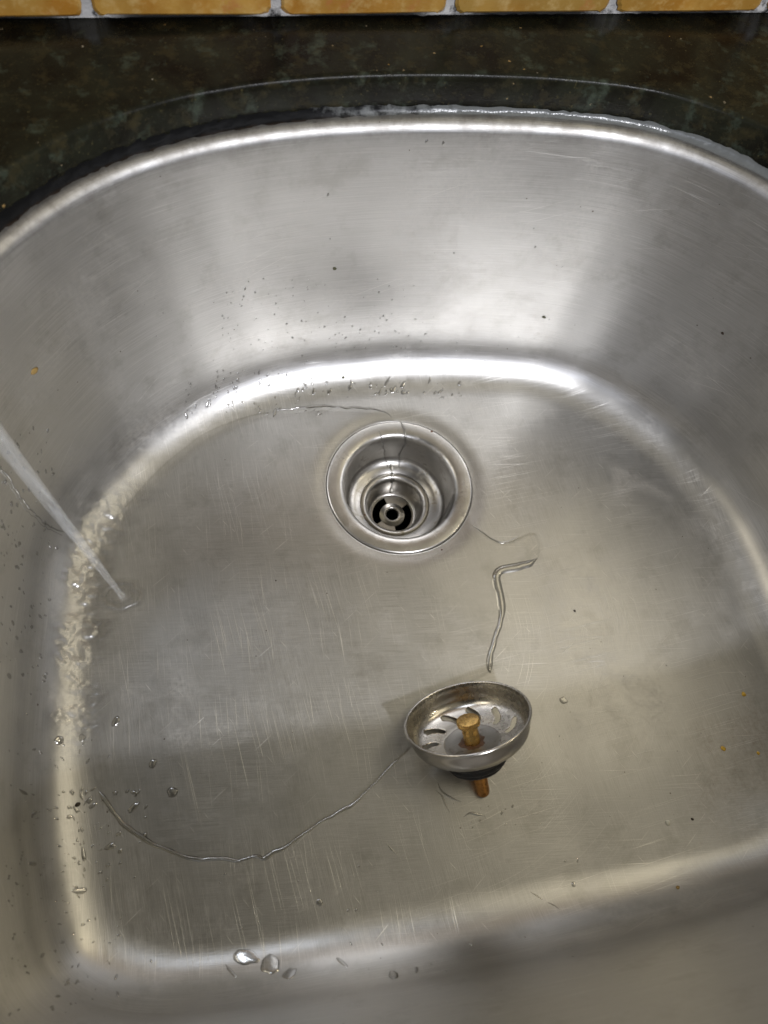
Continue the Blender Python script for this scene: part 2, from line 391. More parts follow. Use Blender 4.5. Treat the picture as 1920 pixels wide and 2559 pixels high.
scuff = np.maximum(scuff, 0.55*sm(-8, 5, sdf(xy, vpoly([(1500, 1430), (1570, 1420), (1640, 1470), (1560, 1500), (1480, 1530)]))))
scuff *= (BV[:, 2] < 30)
stain = sm(-18, 22, sdf(xy, vpoly([(1490, 1560), (1640, 1500), (1700, 1560), (1720, 1780), (1600, 1850), (1500, 1760)])))*(BV[:, 2] < 60)

sink = thing('kitchen_sink', (0, 0, 0), label='scratched brushed stainless steel sink bowl set under the dark counter, wet on its left side', cat='sink')
bowl = link('bowl', BV, BF, M_BOWL, sink, attrs={'floor_mask': BFM, 'scuff': scuff, 'stain': stain}, uv=BUV)
bowl.data.materials.append(M_FLOOR)
bowl.data.polygons.foreach_set('material_index', [int(BFM[f[0]] >= 0.5) for f in BF])

# ---- drain fitting
drain_prof = [(57.0, -4.0), (57.0, -1.6), (56.5, -0.9), (55.5, -0.7), (50, -1.0), (47.0, -1.3), (45.2, -2.0), (44, -3.4), (43.3, -5.5), (42.8, -9), (41.8, -18), (41.0, -25), (40.2, -29), (38.6, -32),
              (36.3, -34), (33.5, -35.2), (29.0, -36.2), (28.6, -36.6), (28.4, -37.6), (28.1, -36.6), (27.2, -36.0), (25.5, -36.2), (24.0, -37.2), (22.9, -39.0), (22.3, -42), (21.6, -50), (20.6, -56), (19.5, -58.0), (18.3, -58.6)]
dv, df = lathe(drain_prof[:14], 128); drain = link('drain_flange', dv, [f[::-1] for f in df], M_FLANGE, sink)
dv, df = lathe([(40.2, -29), (38.6, -32.0)]+drain_prof[14:], 128); cup = link('drain_cup', dv, [f[::-1] for f in df], M_CUP, sink)
dv, df = lathe([(18.3, -58.6), (18.5, -62), (19.5, -110), (0.1, -112)], 64); link('drain_pipe', dv, [f[::-1] for f in df], M_BLACKHOLE, cup)
def flat_plate(outline, z0, z1, hole=None, n=0):
    bm = bmesh.new(); vs_ = [bm.verts.new((x, y, z1)) for x, y in outline]; es = [bm.edges.new((a, b)) for a, b in zip(vs_, vs_[1:]+vs_[:1])]
    for h in (hole or []):
        hv = [bm.verts.new((x, y, z1)) for x, y in h]; es += [bm.edges.new((a, b)) for a, b in zip(hv, hv[1:]+hv[:1])]
    bmesh.ops.triangle_fill(bm, use_beauty=True, edges=es)
    ex = bmesh.ops.extrude_face_region(bm, geom=bm.faces[:]); 
    for v in ex['geom']:
        if isinstance(v, bmesh.types.BMVert): v.co.z = z0
    bmesh.ops.recalc_face_normals(bm, faces=bm.faces)
    V = [tuple(v.co) for v in bm.verts]; F = [[v.index for v in f.verts] for f in (bm.verts.index_update() or bm.faces)]
    bm.free(); return V, F
# cross piece of the outlet: a hub ring with arms and kidney gaps between them
def gap(a0, a1, r0, r1):
    A = np.linspace(a0, a1, 14); rr = 1.4
    pts = [(r1*math.cos(a), r1*math.sin(a)) for a in A]+[(r0*math.cos(a), r0*math.sin(a)) for a in A[::-1]]
    return pts
circ = lambda r, n=64, cx=0, cy_=0: [(cx+r*math.cos(a), cy_+r*math.sin(a)) for a in np.linspace(0, 2*PI, n, endpoint=False)]
R_ = math.radians
V, F = flat_plate(circ(18.1, 96), -60.2, -58.9, [gap(R_(104), R_(206), 10.6, 17.0), gap(R_(-88), R_(30), 10.6, 17.0), circ(5.2, 32)])
plate = link('outlet_crossbar', V, F, M_CUP, cup, smooth=False)
hv, hf = lathe([(10.6, -58.8), (9.2, -58.2), (7.6, -57.2), (6.4, -56.9), (5.4, -57.6), (5.2, -60.5)], 48); link('threaded_boss', hv, hf, M_CUP, plate)

# ------------------------------------------------------------------ counter, sealant, tiles
def stone():
    t = NT('dark_stone'); P = t.obj_mm()
    a = t.noise(P, 0.022, 6, 0.62, dist=0.6); b = t.noise(P, 0.09, 5, 0.7); c = t.noise(P, 0.5, 4, 0.7)
    base = t.mix(t.ramp(a, 0.35, 0.66), (0.005, 0.004, 0.003), (0.017, 0.018, 0.011))
    base = t.mix(t.ramp(b, 0.52, 0.72, 0, 0.75), base, (0.038, 0.031, 0.014))
    base = t.mix(t.ramp(t.noise(t.vadd(P, (70, 20, 3)), 0.06, 5, 0.7), 0.56, 0.72, 0, 0.6), base, (0.060, 0.076, 0.054))
    base = t.mix(t.ramp(c, 0.62, 0.72, 0, 0.7), base, (0.10, 0.085, 0.035))
    vo = t.new('ShaderNodeTexVoronoi'); t.put(vo.inputs['Vector'], P); vo.inputs['Scale'].default_value = 0.14
    s = t.new('ShaderNodeSeparateColor'); t.put(s.inputs[0], vo.outputs['Color'])
    fl = t.math('MULTIPLY', t.math('LESS_THAN', vo.outputs['Distance'], t.ramp(s.outputs[0], 0.55, 1, 0, 0.12)), t.ramp(c, 0.45, 0.55))
    base = t.mix(fl, base, t.mix(s.outputs[1], (0.30, 0.17, 0.03), (0.30, 0.29, 0.24)))
    t.put(t.b.inputs['Base Color'], base)
    t.put(t.b.inputs['Roughness'], t.ramp(b, 0.3, 0.7, 0.16, 0.34)); t.b.inputs['Specular IOR Level'].default_value = 0.07
    t.put(t.b.inputs['Normal'], t.bump(c, 0.25, 0.0004, t.bump(a, 0.2, 0.002)))
    return t.m
M_STONE = stone()
ZT = 234.5
def counter():
    V = []; n_in = 9; X0, X1, Y0, Y1 = -900, 900, -420, 194.5
    steps = []
    rows = [(RC+2.0, ZR+1.2), (RC+1.0, ZR+2.5), (RC+0.6, ZR+8), (RC+0.4, ZT-5), (RC+0.6, ZT-2.2), (RC+1.3, ZT-0.8), (RC+2.4, ZT-0.1), (RC+4, ZT)]
    # the outer rectangle seen from the hole's centre
    c, s_ = np.cos(TH), np.sin(TH)
    with np.errstate(divide='ignore'):
        tx = np.where(c > 0, (X1-CX)/c, (X0-CX)/c); ty = np.where(s_ > 0, (Y1-CY)/s_, (Y0-CY)/s_)
    RO = np.minimum(np.abs(tx), np.abs(ty))
    for u in (0.08, 0.3, 0.6, 1.0): rows.append((RC+4+(RO-RC-4)*u, ZT))
    rows += [(RO, ZR+1.2), (RC+2.0, ZR+1.2)]
    nr = len(rows); V = np.zeros((NTH, nr, 3))
    for j, (r, z) in enumerate(rows):
        V[:, j, 0] = CX+c*r; V[:, j, 1] = CY+s_*r; V[:, j, 2] = z
    return V.reshape(-1, 3), grid_faces(NTH, nr, True)
cv, cf = counter()
top = thing('stone_countertop', (0, 192, ZT), label='dark green and brown speckled stone countertop with a polished edge around the sink', cat='countertop')
link('stone_slab', cv, cf, M_STONE, top)
# silicone bead, black and grimy to the left, whitish to the right
def sealant():
    t = NT('sealant'); P = t.obj_mm(); n = t.noise(P, 0.09, 5, 0.7); w = t.attr('white')
    f = t.ramp(t.math('ADD', w, t.math('MULTIPLY', t.math('SUBTRACT', n, 0.5), 1.8)), 0.4, 0.75)
    base = t.mix(f, (0.004, 0.004, 0.004), (0.12, 0.125, 0.12))
    base = t.mix(t.math('MULTIPLY', t.attr('lower'), t.ramp(t.noise(P, 0.12, 5, 0.75), 0.40, 0.50)), base, (0.035, 0.022, 0.013))
    t.put(t.b.inputs['Base Color'], base); t.put(t.b.inputs['Roughness'], t.ramp(w, 0.2, 0.9, 0.62, 0.22)); t.put(t.b.inputs['Specular IOR Level'], t.ramp(w, 0.2, 0.9, 0.10, 0.40))
    t.put(t.b.inputs['Normal'], t.bump(t.noise(P, 0.35, 3, 0.6), 0.3, 0.001))
    return t.m
prof_n = 11; V = []; WH = []; LO = []
for i, th in enumerate(TH):
    wn = value_noise(ARC[i]/9, 0.5, 0, 3)+0.6*value_noise(ARC[i]/3.1, 3.5, 0, 4)
    x = CX+RC[i]*math.cos(th); y = CY+RC[i]*math.sin(th)
    white = float(np.clip((x+80)/120, 0, 1)) if y > -150 else 0.6
    wi = 4.0+0.4*wn+(1.2*white if x > 60 else 0)+0.7*(1-white); h = 4.2+1.1*wn+2.2*(1-white)
    for k in range(prof_n):
        f = k/(prof_n-1); a = f*PI/2
        r = RC[i]+0.8-wi*(1-math.sin(a)); z = ZR-0.4+h*(1-math.cos(a))
        r += (0.5-0.35*white)*float(value_noise(ARC[i]/2.6, k*0.5, 0, 8)); z += (0.45-0.3*white)*float(value_noise(ARC[i]/3.0, k*0.5, 4, 9))
        V.append((CX+r*math.cos(th), CY+r*math.sin(th), z)); WH.append(white); LO.append(max(0.0, 1-k/3.5))
link('silicone_bead', V, grid_faces(NTH, prof_n, True, True), sealant(), top, attrs={'white': WH, 'lower': LO})

def tile_mat():
    t = NT('ochre_tile'); P = t.obj_mm(); a = t.noise(P, 0.03, 5, 0.6); b = t.noise(P, 0.12, 6, 0.75)
    base = t.mix(t.ramp(a, 0.40, 0.60), (0.30, 0.135, 0.018), (0.42, 0.235, 0.05)); base = t.mix(t.ramp(t.noise(t.vadd(P, (31, 0, 8)), 0.011, 3, 0.6), 0.40, 0.60, 0, 0.7), base, (0.24, 0.15, 0.035))
    base = t.mix(t.ramp(b, 0.5, 0.72, 0, 0.6), base, (0.48, 0.34, 0.14))
    base = t.mix(t.ramp(t.noise(t.vadd(P, (9, 50, 0)), 0.05, 4, 0.7), 0.58, 0.7, 0, 0.6), base, (0.35, 0.12, 0.04))
    t.put(t.b.inputs['Base Color'], base); t.put(t.b.inputs['Roughness'], t.ramp(b, 0.3, 0.7, 0.25, 0.45))
    t.put(t.b.inputs['Normal'], t.bump(b, 0.3, 0.001)); return t.m
YW = 193.0
wall = thing('tiled_splashback', (0, YW, ZT), label='ochre yellow tile splashback with pale grout behind the counter', cat='backsplash')
xs = [plane(x, 28, ZT)[0] for x in (195, 555, 940, 1315)]; pitch = (xs[3]-xs[0])/3
bm = bmesh.new()
for k in range(-4, 6):
    xc = xs[0]+pitch*(k+0.5)
    w, h, r = pitch-5.5, 98.0, 5.5
    for row in range(2):
        z0 = ZT+1.6+row*103.5
        out = []
        for (cx_, cz_, a0) in ((xc+w/2-r, z0+h-r, 0), (xc-w/2+r, z0+h-r, 90), (xc-w/2+r, z0+r, 180), (xc+w/2-r, z0+r, 270)):
            for q_ in range(7):
                a = R_(a0+q_*15); out.append((cx_+r*math.cos(a)+random.uniform(-.6, .6), cz_+r*math.sin(a)+random.uniform(-.5, .5)))
        ring0 = [bm.verts.new((x, YW+4, z)) for x, z in out]; ring1 = [bm.verts.new((x, YW-1.2, z)) for x, z in out]
        ring2 = [bm.verts.new((xc+(x-xc)*(1-1.6/w*2), YW-2.6, z0+h/2+(z-z0-h/2)*(1-1.6/h*2))) for x, z in out]
        n = len(out)
        for ra, rb_ in ((ring0, ring1), (ring1, ring2)):
            for i in range(n): bm.faces.new((ra[i], ra[(i+1) % n], rb_[(i+1) % n], rb_[i]))
        bm.faces.new(ring2)
bmesh.ops.recalc_face_normals(bm, faces=bm.faces)
bm.verts.index_update()
link('tiles', [tuple(v.co) for v in bm.verts], [[v.index for v in f.verts] for f in bm.faces], tile_mat(), wall, smooth=False); bm.free()
def grout_mat():
    t = NT('grout'); P = t.obj_mm(); n = t.noise(P, 0.12, 5, 0.7)
    pal = t.math('MULTIPLY', t.attr('pale'), t.ramp(n, 0.36, 0.5)); base = t.mix(pal, (0.006, 0.005, 0.004), (0.38, 0.37, 0.35))
    t.put(t.b.inputs['Base Color'], base); t.b.inputs['Roughness'].default_value = 0.85
    t.put(t.b.inputs['Normal'], t.bump(t.noise(P, 0.8, 4), 0.6, 0.001)); return t.m
gx = np.linspace(-900, 900, 1200); rows = [(0, 0.1), (0.5, 0.8), (0.9, 1.6), (0.2, 3.2), (0, 20), (0, 230)]
V = []; PAL = []
for i, x in enumerate(gx):
    b_ = 1.3+1.5*float(value_noise(x/14, 0, 0, 5))+0.6*float(value_noise(x/4, 0, 0, 6))
    for j, (pr, z) in enumerate(rows):
        dj = abs((x-xs[0]+pitch/2) % pitch-pitch/2); PAL.append(float(np.exp(-(max(0, dj-6)/9.0)**2)) if j < 4 else 0.35)
        V.append((x, YW-(b_*pr*1.2 if j in (1, 2, 3) else (0.3 if j == 0 else -0.6)), ZT+z+(0.5*float(value_noise(x/5, j, 0, 7)) if 0 < j < 4 else 0)))
link('grout', V, grid_faces(len(gx), len(rows), False, False), grout_mat(), wall, attrs={'pale': PAL})

# ------------------------------------------------------------------ strainer basket
bc = np.array([6.9, -184.58, 35.77+0.4]); bu = np.array([-0.14490967, 0.77593137, 0.61394763]); bu /= np.linalg.norm(bu)
ba = np.cross(bu, [1, 0, 0]); ba /= np.linalg.norm(ba); bb = np.cross(bu, ba); AX = np.array([ba, bb, bu])
if np.linalg.det(AX) < 0: bb = -bb; AX = np.array([ba, bb, bu])
def axis_fn(V): return np.asarray(V, float)@AX+bc
tipz = bc-bu*58
strainer = thing('sink_strainer', (tipz[0], tipz[1], 0), label='steel basket strainer with a brass knob lying tipped on the sink floor', cat='sink strainer')
# the cup: lathed with slots cut through the sloping bottom by leaving faces out
T = 0.7
pin = [(40.0, 0.3), (39.4, -0.6), (38.9, -3), (38.6, -7), (37.8, -10.5), (36.2, -13.2), (33.8, -15.0), (31, -16.2), (28, -17.1), (25, -17.8), (22, -18.3), (19.5, -18.6), (18.6, -18.9), (17.6, -19.1), (10, -19.2), (4.5, -19.2)]
NB = 288
def refine(p, n):
    p = np.array(p); L = np.r_[0, np.cumsum(np.hypot(*np.diff(p, axis=0).T))]; t = np.linspace(0, L[-1], n)
    return np.stack([np.interp(t, L, p[:, 0]), np.interp(t, L, p[:, 1])], 1), t
pr, tl_ = refine(pin, 90)
kb = np.ones(5)/5
prs = pr.copy()
for k in range(2): prs[2:-2] = np.stack([np.convolve(prs[:, 0], kb, 'valid'), np.convolve(prs[:, 1], kb, 'valid')], 1)
pr = prs
NSLOT = 11
slot_u0, slot_u1, slot_w = 21.2, 32.8, 1.85
def slot_sd(ang, r):
    """distance inside a slanted rounded slot (positive inside)"""
    best = -9e9
    for k in range(NSLOT):
        a0 = 2*PI*k/NSLOT+0.10
        # a short curved slot leaning away from the centre line
        q = np.array([r*math.cos(ang), r*math.sin(ang)]); pts_ = []
        for w_ in (0, .25, .5, .75, 1):
            rr = 23.6+8.4*w_; aa = a0+0.24*w_**1.7; pts_.append(np.array([rr*math.cos(aa), rr*math.sin(aa)]))
        if (q-pts_[2])@(q-pts_[2]) > 90: continue
        for u_, v_ in zip(pts_[:-1], pts_[1:]):
            ab = v_-u_; t = max(0, min(1, (q-u_)@ab/(ab@ab))); best = max(best, slot_w-np.hypot(*(q-u_-t*ab)))
    return best
n_pr = len(pr)
nrm = np.gradient(pr, axis=0); nrm = np.stack([nrm[:, 1], -nrm[:, 0]], 1); nrm /= np.hypot(*nrm.T)[:, None]
# nrm must point outward / down
if nrm[3, 0] < 0: nrm = -nrm
out = pr+nrm*T
angs = np.linspace(0, 2*PI, NB, endpoint=False)
sd = np.full((NB, n_pr), -9.0)
cand = np.where((pr[:, 0] > 18) & (pr[:, 0] < 38))[0]
for i in range(NB):
    for j in cand: sd[i, j] = slot_sd(angs[i], pr[j, 0])
bm = bmesh.new()
vin = [[bm.verts.new(Vector(axis_fn([(pr[j, 0]*math.cos(a), pr[j, 0]*math.sin(a), pr[j, 1])])[0])) for j in range(n_pr)] for a in angs]
for i in range(NB):
    i2 = (i+1) % NB
    for j in range(n_pr-1):
        if (sd[i, j]+sd[i2, j]+sd[i, j+1]+sd[i2, j+1])/4 > 0: continue
        bm.faces.new((vin[i][j], vin[i][j+1], vin[i2][j+1], vin[i2][j]))
# pull the ragged slot border onto the true slot outline
grad_eps = 0.15
for i in range(NB):
    for j in cand:
        v = vin[i][j]
        if not v.is_boundary: continue
        for _ in range(3):
            a = math.atan2(*(((np.array(v.co)-bc)@AX.T)[1::-1])); l = (np.array(v.co)-bc)@AX.T; r = math.hypot(l[0], l[1]); s0 = slot_sd(a, r)
            gxn = (slot_sd(math.atan2(l[1], l[0]+grad_eps), math.hypot(l[0]+grad_eps, l[1]))-s0)/grad_eps
            gyn = (slot_sd(math.atan2(l[1]+grad_eps, l[0]), math.hypot(l[0], l[1]+grad_eps))-s0)/grad_eps
            g2 = gxn*gxn+gyn*gyn
            if g2 < 0.4 or abs(s0) > 0.9: break
            l2 = l.copy(); l2[0] -= s0*gxn/g2; l2[1] -= s0*gyn/g2
            l2[2] = np.interp(-math.hypot(l2[0], l2[1]), -pr[:, 0], pr[:, 1]); v.co = Vector(l2@AX+bc)
for v in [v for v in bm.verts if not v.link_faces]: bm.verts.remove(v)
bm.verts.index_update()
basket = link('basket', [tuple(v.co) for v in bm.verts], [[v.index for v in f.verts] for f in bm.faces], M_STRAIN, strainer); bm.free()
so = basket.modifiers.new('thick', 'SOLIDIFY'); so.thickness = T*S; so.offset = 0.0
# rolled lip
def torus(R, r, z, n=160, m=12, sq=1.0): 
    P_ = [(R+r*math.cos(a), z+r*sq*math.sin(a)) for a in np.linspace(0, 2*PI, m+1)]
    v, f = lathe(P_, n); return v, f
v, f = torus(40.0, 0.95, 0.2); link('rolled_lip', axis_fn(v), f, M_STRAIN, strainer)
# stamped disc edge
v, f = lathe([(18.9, -18.7), (18.3, -18.15), (17.6, -18.1), (17.0, -18.6), (9, -18.75), (3, -18.75)], 96); link('bottom_disc', axis_fn(v), f, steel('disc_steel', (0.27, 0.26, 0.24), 0.5, 1.0, (0.12, 0.07, 0.04), 0.5, 0.09), strainer)
def rust_mat():
    t = NT('rust_ring'); P = t.obj_mm(); n = t.noise(P, 0.9, 4, 0.7)
    t.put(t.b.inputs['Base Color'], t.mix(t.ramp(n, 0.35, 0.65), (0.03, 0.014, 0.007), (0.14, 0.06, 0.02))); t.b.inputs['Roughness'].default_value = 0.5
    t.put(t.b.inputs['Normal'], t.bump(n, 0.6, 0.001)); return t.m
V = []; nn = 64
for i in range(nn):
    a = 2*PI*i/nn; w = 8.6+1.3*float(value_noise(i/5., 0, 0, 2))+0.9*float(value_noise(i/2., 0, 0, 12))
    for r, z in ((w, -18.78), (w-0.8, -18.5), (5.0, -18.3), (3, -18.3)): V.append((r*math.cos(a), r*math.sin(a), z))
link('rust_ring', axis_fn(V), grid_faces(nn, 4, True), rust_mat(), strainer)
def brass(name, col, rough, gr=0.5):
    t = NT(name); P = t.obj_mm(); n = t.noise(P, 0.25, 5, 0.7); m = t.noise(P, 1.2, 3)
    base = t.mix(t.ramp(n, 0.35, 0.65), tuple(c*0.6 for c in col), col)
    base = t.mix(t.math('MULTIPLY', t.ramp(t.noise(P, 0.4, 3), 0.55, 0.7), gr), base, (0.20, 0.10, 0.03))
    t.put(t.b.inputs['Base Color'], base); t.b.inputs['Metallic'].default_value = 0.9
    t.put(t.b.inputs['Roughness'], t.ramp(n, 0.3, 0.7, rough, rough+0.14)); t.put(t.b.inputs['Normal'], t.bump(m, 0.08, 0.0005)); return t.m
M_BRASS = brass('brass', (0.78, 0.50, 0.17), 0.20, 0.3)
# knob head with knurled edge and a bored shank: lathe with modulated radius
def knurl(profile, n, teeth, depth, rows):
    V = []
    for i in range(n):
        a = 2*PI*i/n; kk = depth*(0.5+0.5*math.cos(a*teeth))
        for j, (r, z) in enumerate(profile): V.append(((r-(kk if j in rows else 0))*math.cos(a), (r-(kk if j in rows else 0))*math.sin(a), z))
    return V, grid_faces(n, len(profile), True)
KT = -2.6+1.4
V, F = knurl([(5.0, KT-4.9), (7.1, KT-4.6), (7.4, KT-4.35), (7.5, KT-4.2), (7.5, KT-1.3), (7.42, KT-1.1), (7.1, KT-0.85), (6.9, KT-0.78), (4.9, KT-0.45), (2, KT-0.05), (0.6, KT+0.1), (0.05, KT+0.1)], 288, 42, 0.5, (3, 4))
knob = link('knob', axis_fn(V), F, M_BRASS, strainer)
v, f = lathe([(5.3, -18.6), (5.3, -12.3), (5.25, -11.2), (5.2, -9.6), (5.0, -8.6), (4.9, KT-5.4), (5.3, KT-4.8)], 64); link('knob_shank', axis_fn(v), f, M_BRASS, knob)
v, f = lathe([(3.6, -59.0), (4.35, -57.8), (4.7, -55), (4.9, -40), (5, -32), (5, -20.5)], 64)
v = np.vstack([v]); link('stem', axis_fn(v), f, brass('tarnished_brass', (0.50, 0.24, 0.07), 0.24, 0.7), strainer)
v, f = lathe([(0.05, -59.1), (3.6, -59.0)], 64); 
# rubber stopper, a ribbed worn cone below the cup
V = []; nn = 160
rp = [(3, -35.5), (14, -35.2), (18.5, -33.8), (19.2, -32.6), (18.4, -31.6), (20.6, -30.2), (21.4, -28.8), (20.4, -27.6), (22.4, -25.6), (23.6, -23.8), (23.0, -21.4), (21.5, -19.9), (16, -19.6)]
for i in range(nn):
    a = 2*PI*i/nn
    for j, (r, z) in enumerate(rp):
        w = 0.5*float(value_noise(6*math.cos(a)+20, 6*math.sin(a)+20, j*0.8, 3))+0.25*float(value_noise(18*math.cos(a)+20, 18*math.sin(a)+20, j*1.8, 6))
        V.append(((r+w)*math.cos(a), (r+w)*math.sin(a), z+0.4*w))
link('rubber_stopper', axis_fn(V), grid_faces(nn, len(rp), True), M_RUBBER, strainer)

# ------------------------------------------------------------------ water
M_FILM = water_mat('water_film', 0.03, 0.32, 0.26, 0.15, 0.05, (0.56, 0.545, 0.51))
M_DROP = water_mat('water_drop', 0.48, 0.20, 0.07)
M_BEAD = water_mat('water_bead', 0.50, 0.24, 0.10)
M_TURB = water_mat('rough_water', 0.55, 0.30, 0.16, 0.2, 0.35, (0.52, 0.515, 0.50), True)
film = [(175, 1560), (190, 1640), (215, 1710), (262, 1775), (310, 1812), (352, 1832), (400, 1851), (428, 1857), (455, 1856), (488, 1855), (512, 1861), (530, 1856), (556, 1851), (568, 1856), (580, 1848), (612, 1832), (650, 1806), (700, 1772), (745, 1748), (762, 1738), (800, 1702),
        (838, 1662), (862, 1640), (885, 1620), (940, 1560), (1000, 1490), (1052, 1458), (1058, 1440), (1062, 1410), (1072, 1380), (1082, 1350), (1086, 1320), (1082, 1290), (1076, 1262), (1074, 1240), (1084, 1232), (1110, 1227), (1140, 1219), (1160, 1208),
        (1168, 1190), (1165, 1160), (1150, 1150), (1125, 1158), (1098, 1172), (1075, 1170), (1050, 1155), (1020, 1132), (1000, 1060), (930, 960), (868, 935), (856, 908), (846, 896), (820, 886), (790, 881), (730, 880), (700, 876), (640, 882), (590, 888), (520, 905), (440, 940), (380, 985), (320, 1040), (230, 1150), (190, 1230), (180, 1350), (172, 1460)]
FP = vpoly(film)
# smooth and roughen the outline a little
def densify(Q, step=2.0, wob=0.5, closed=True, seed=0):
    Q = np.asarray(Q, float); QQ = np.vstack([Q, Q[:1]]) if closed else Q
    # catmull-rom
    out_ = []; n = len(Q); m = n if closed else n-1
    for i in range(m):
        p0, p1, p2, p3 = [Q[(i+k) % n] if closed else Q[min(max(i+k, 0), n-1)] for k in (-1, 0, 1, 2)]
        k = max(1, int(np.linalg.norm(p2-p1)/step))
        for t in np.arange(k)/k:
            out_.append(0.5*((2*p1)+(-p0+p2)*t+(2*p0-5*p1+4*p2-p3)*t*t+(-p0+3*p1-3*p2+p3)*t**3))
    if not closed: out_.append(Q[-1])
    out_ = np.array(out_)
    if wob:
        s_ = np.arange(len(out_)); out_[:, 0] += wob*value_noise(s_/4., 1, 0, seed+1); out_[:, 1] += wob*value_noise(s_/4., 9, 0, seed+2)
    return out_
FD = densify(FP, 2.5, 0.5)
st = 1.6
gx = np.arange(FD[:, 0].min()-4, FD[:, 0].max()+4, st); gy = np.arange(FD[:, 1].min()-4, FD[:, 1].max()+4, st)
GX, GY = np.meshgrid(gx, gy, indexing='ij'); PP = np.stack([GX.ravel(), GY.ravel()], 1)
D = sdf(PP, FD); dd = np.hypot(PP[:, 0], PP[:, 1])-58.2; D2 = np.minimum(D, dd)
hh = 0.45*sm(-0.2, 2.5, D2)+0.25*np.exp(-((D-2.6)/1.8)**2)*(dd > 3)+0.18*value_noise(PP[:, 0]/14, PP[:, 1]/14, 0, 2)*sm(3, 8, D2)
base_z = -1.6*np.exp(-(np.clip(dd+0.6, 0, None)/7.0)**2)
def floor_z(P):
    """height of the bowl under the film, from the mesh itself"""
    z = np.zeros(len(P))
    for i, p in enumerate(P):
        h = BVH.ray_cast(Vector((p[0], p[1], 120)), Vector((0, 0, -1)))[0]
        z[i] = h.z if h is not None else -3
    return z
keep = D2 > -2.4
idx = -np.ones(len(PP), int); idx[keep] = np.arange(keep.sum())
PK = PP[keep]; fz = floor_z(PK); z = fz+np.where(D2[keep] < 0, D2[keep]*0.5, 0)+hh[keep]-0.02
F = []; ny = len(gy)
for i in range(len(gx)-1):
    for j in range(ny-1):
        q = (idx[i*ny+j], idx[(i+1)*ny+j], idx[(i+1)*ny+j+1], idx[i*ny+j+1])
        if min(q) >= 0: F.append(q)
wf = thing('water', (0, 0, 0), kind='structure')
link('water_sheet', np.column_stack([PK, z]), F, M_FILM, wf)

def strip_water(name, pts, width, height, m, parent, wob=0.35, seed=0, onsurf=True, closed=False):
    """a raised bead of water following a line on the bowl"""
    Q = densify(np.array([p[:2] for p in pts]), 1.2, wob, closed, seed); n = len(Q); V = []; k_n = 9
    tg = np.gradient(Q, axis=0); tg /= np.maximum(np.hypot(*tg.T), 1e-6)[:, None]; nn_ = np.stack([-tg[:, 1], tg[:, 0]], 1)
    W_ = width*(1+0.45*value_noise(np.arange(n)/14., 3, 0, seed+5)+0.12*value_noise(np.arange(n)/4., 3, 0, seed+6))
    taper = np.minimum(1, np.minimum(np.arange(n), np.arange(n)[::-1])/6.+0.1) if not closed else np.ones(n)
    W_ = W_*taper; H_ = height*taper
    for i in range(n):
        for k in range(k_n):
            u = -1+2*k/(k_n-1); p = Q[i]+nn_[i]*u*W_[i]*0.5
            h = BVH.ray_cast(Vector((p[0], p[1], 190)), Vector((0, 0, -1)))[0]; zz = h.z if h is not None else 0
            V.append((p[0], p[1], zz+H_[i]*(1-u*u)-0.06))
    return link(name, V, grid_faces(n, k_n, closed), m, parent)
def vp(L): return [plane(x, y, 0) for x, y in L]
strip_water('water_edge', vp(film[2:23]), 2.6, 0.65, M_BEAD, wf, 0.4, 1)
strip_water('water_edge', vp([(1060, 1455), (1058, 1440), (1060, 1415), (1070, 1380), (1080, 1350), (1085, 1320), (1082, 1290), (1075, 1262), (1074, 1240), (1084, 1231), (1110, 1226), (1140, 1219), (1162, 1207)]), 5.2, 1.1, M_BEAD, wf, 0.3, 4)
strip_water('water_edge', vp([(1020, 1134), (1050, 1155), (1075, 1170), (1098, 1171), (1125, 1158)]), 1.6, 0.35, M_BEAD, wf, 0.3, 8)
strip_water('water_edge', vp([(590, 888), (640, 881), (700, 876), (740, 880), (800, 882), (835, 892), (846, 902)]), 2.0, 0.5, M_BEAD, wf, 0.6, 9)
strip_water('water_edge', vp([(1085, 1315), (1078, 1340)]), 2.0, 0.9, M_DROP, wf, 0.2, 9)
for k, L in enumerate([[(945, 1690), (958, 1712), (985, 1728), (1000, 1735)], [(940, 1705), (955, 1722), (965, 1745), (972, 1760)], [(1145, 1925), (1160, 1937), (1172, 1944)], [(1180, 1948), (1195, 1958), (1204, 1965)],
                       [(1000, 1765), (1020, 1758), (1045, 1762), (1050, 1772)], [(835, 1822), (850, 1838), (862, 1850)]]):
    strip_water('water_streak', vp(L), 1.9, 0.4, M_BEAD, wf, 0.5, 20+k)

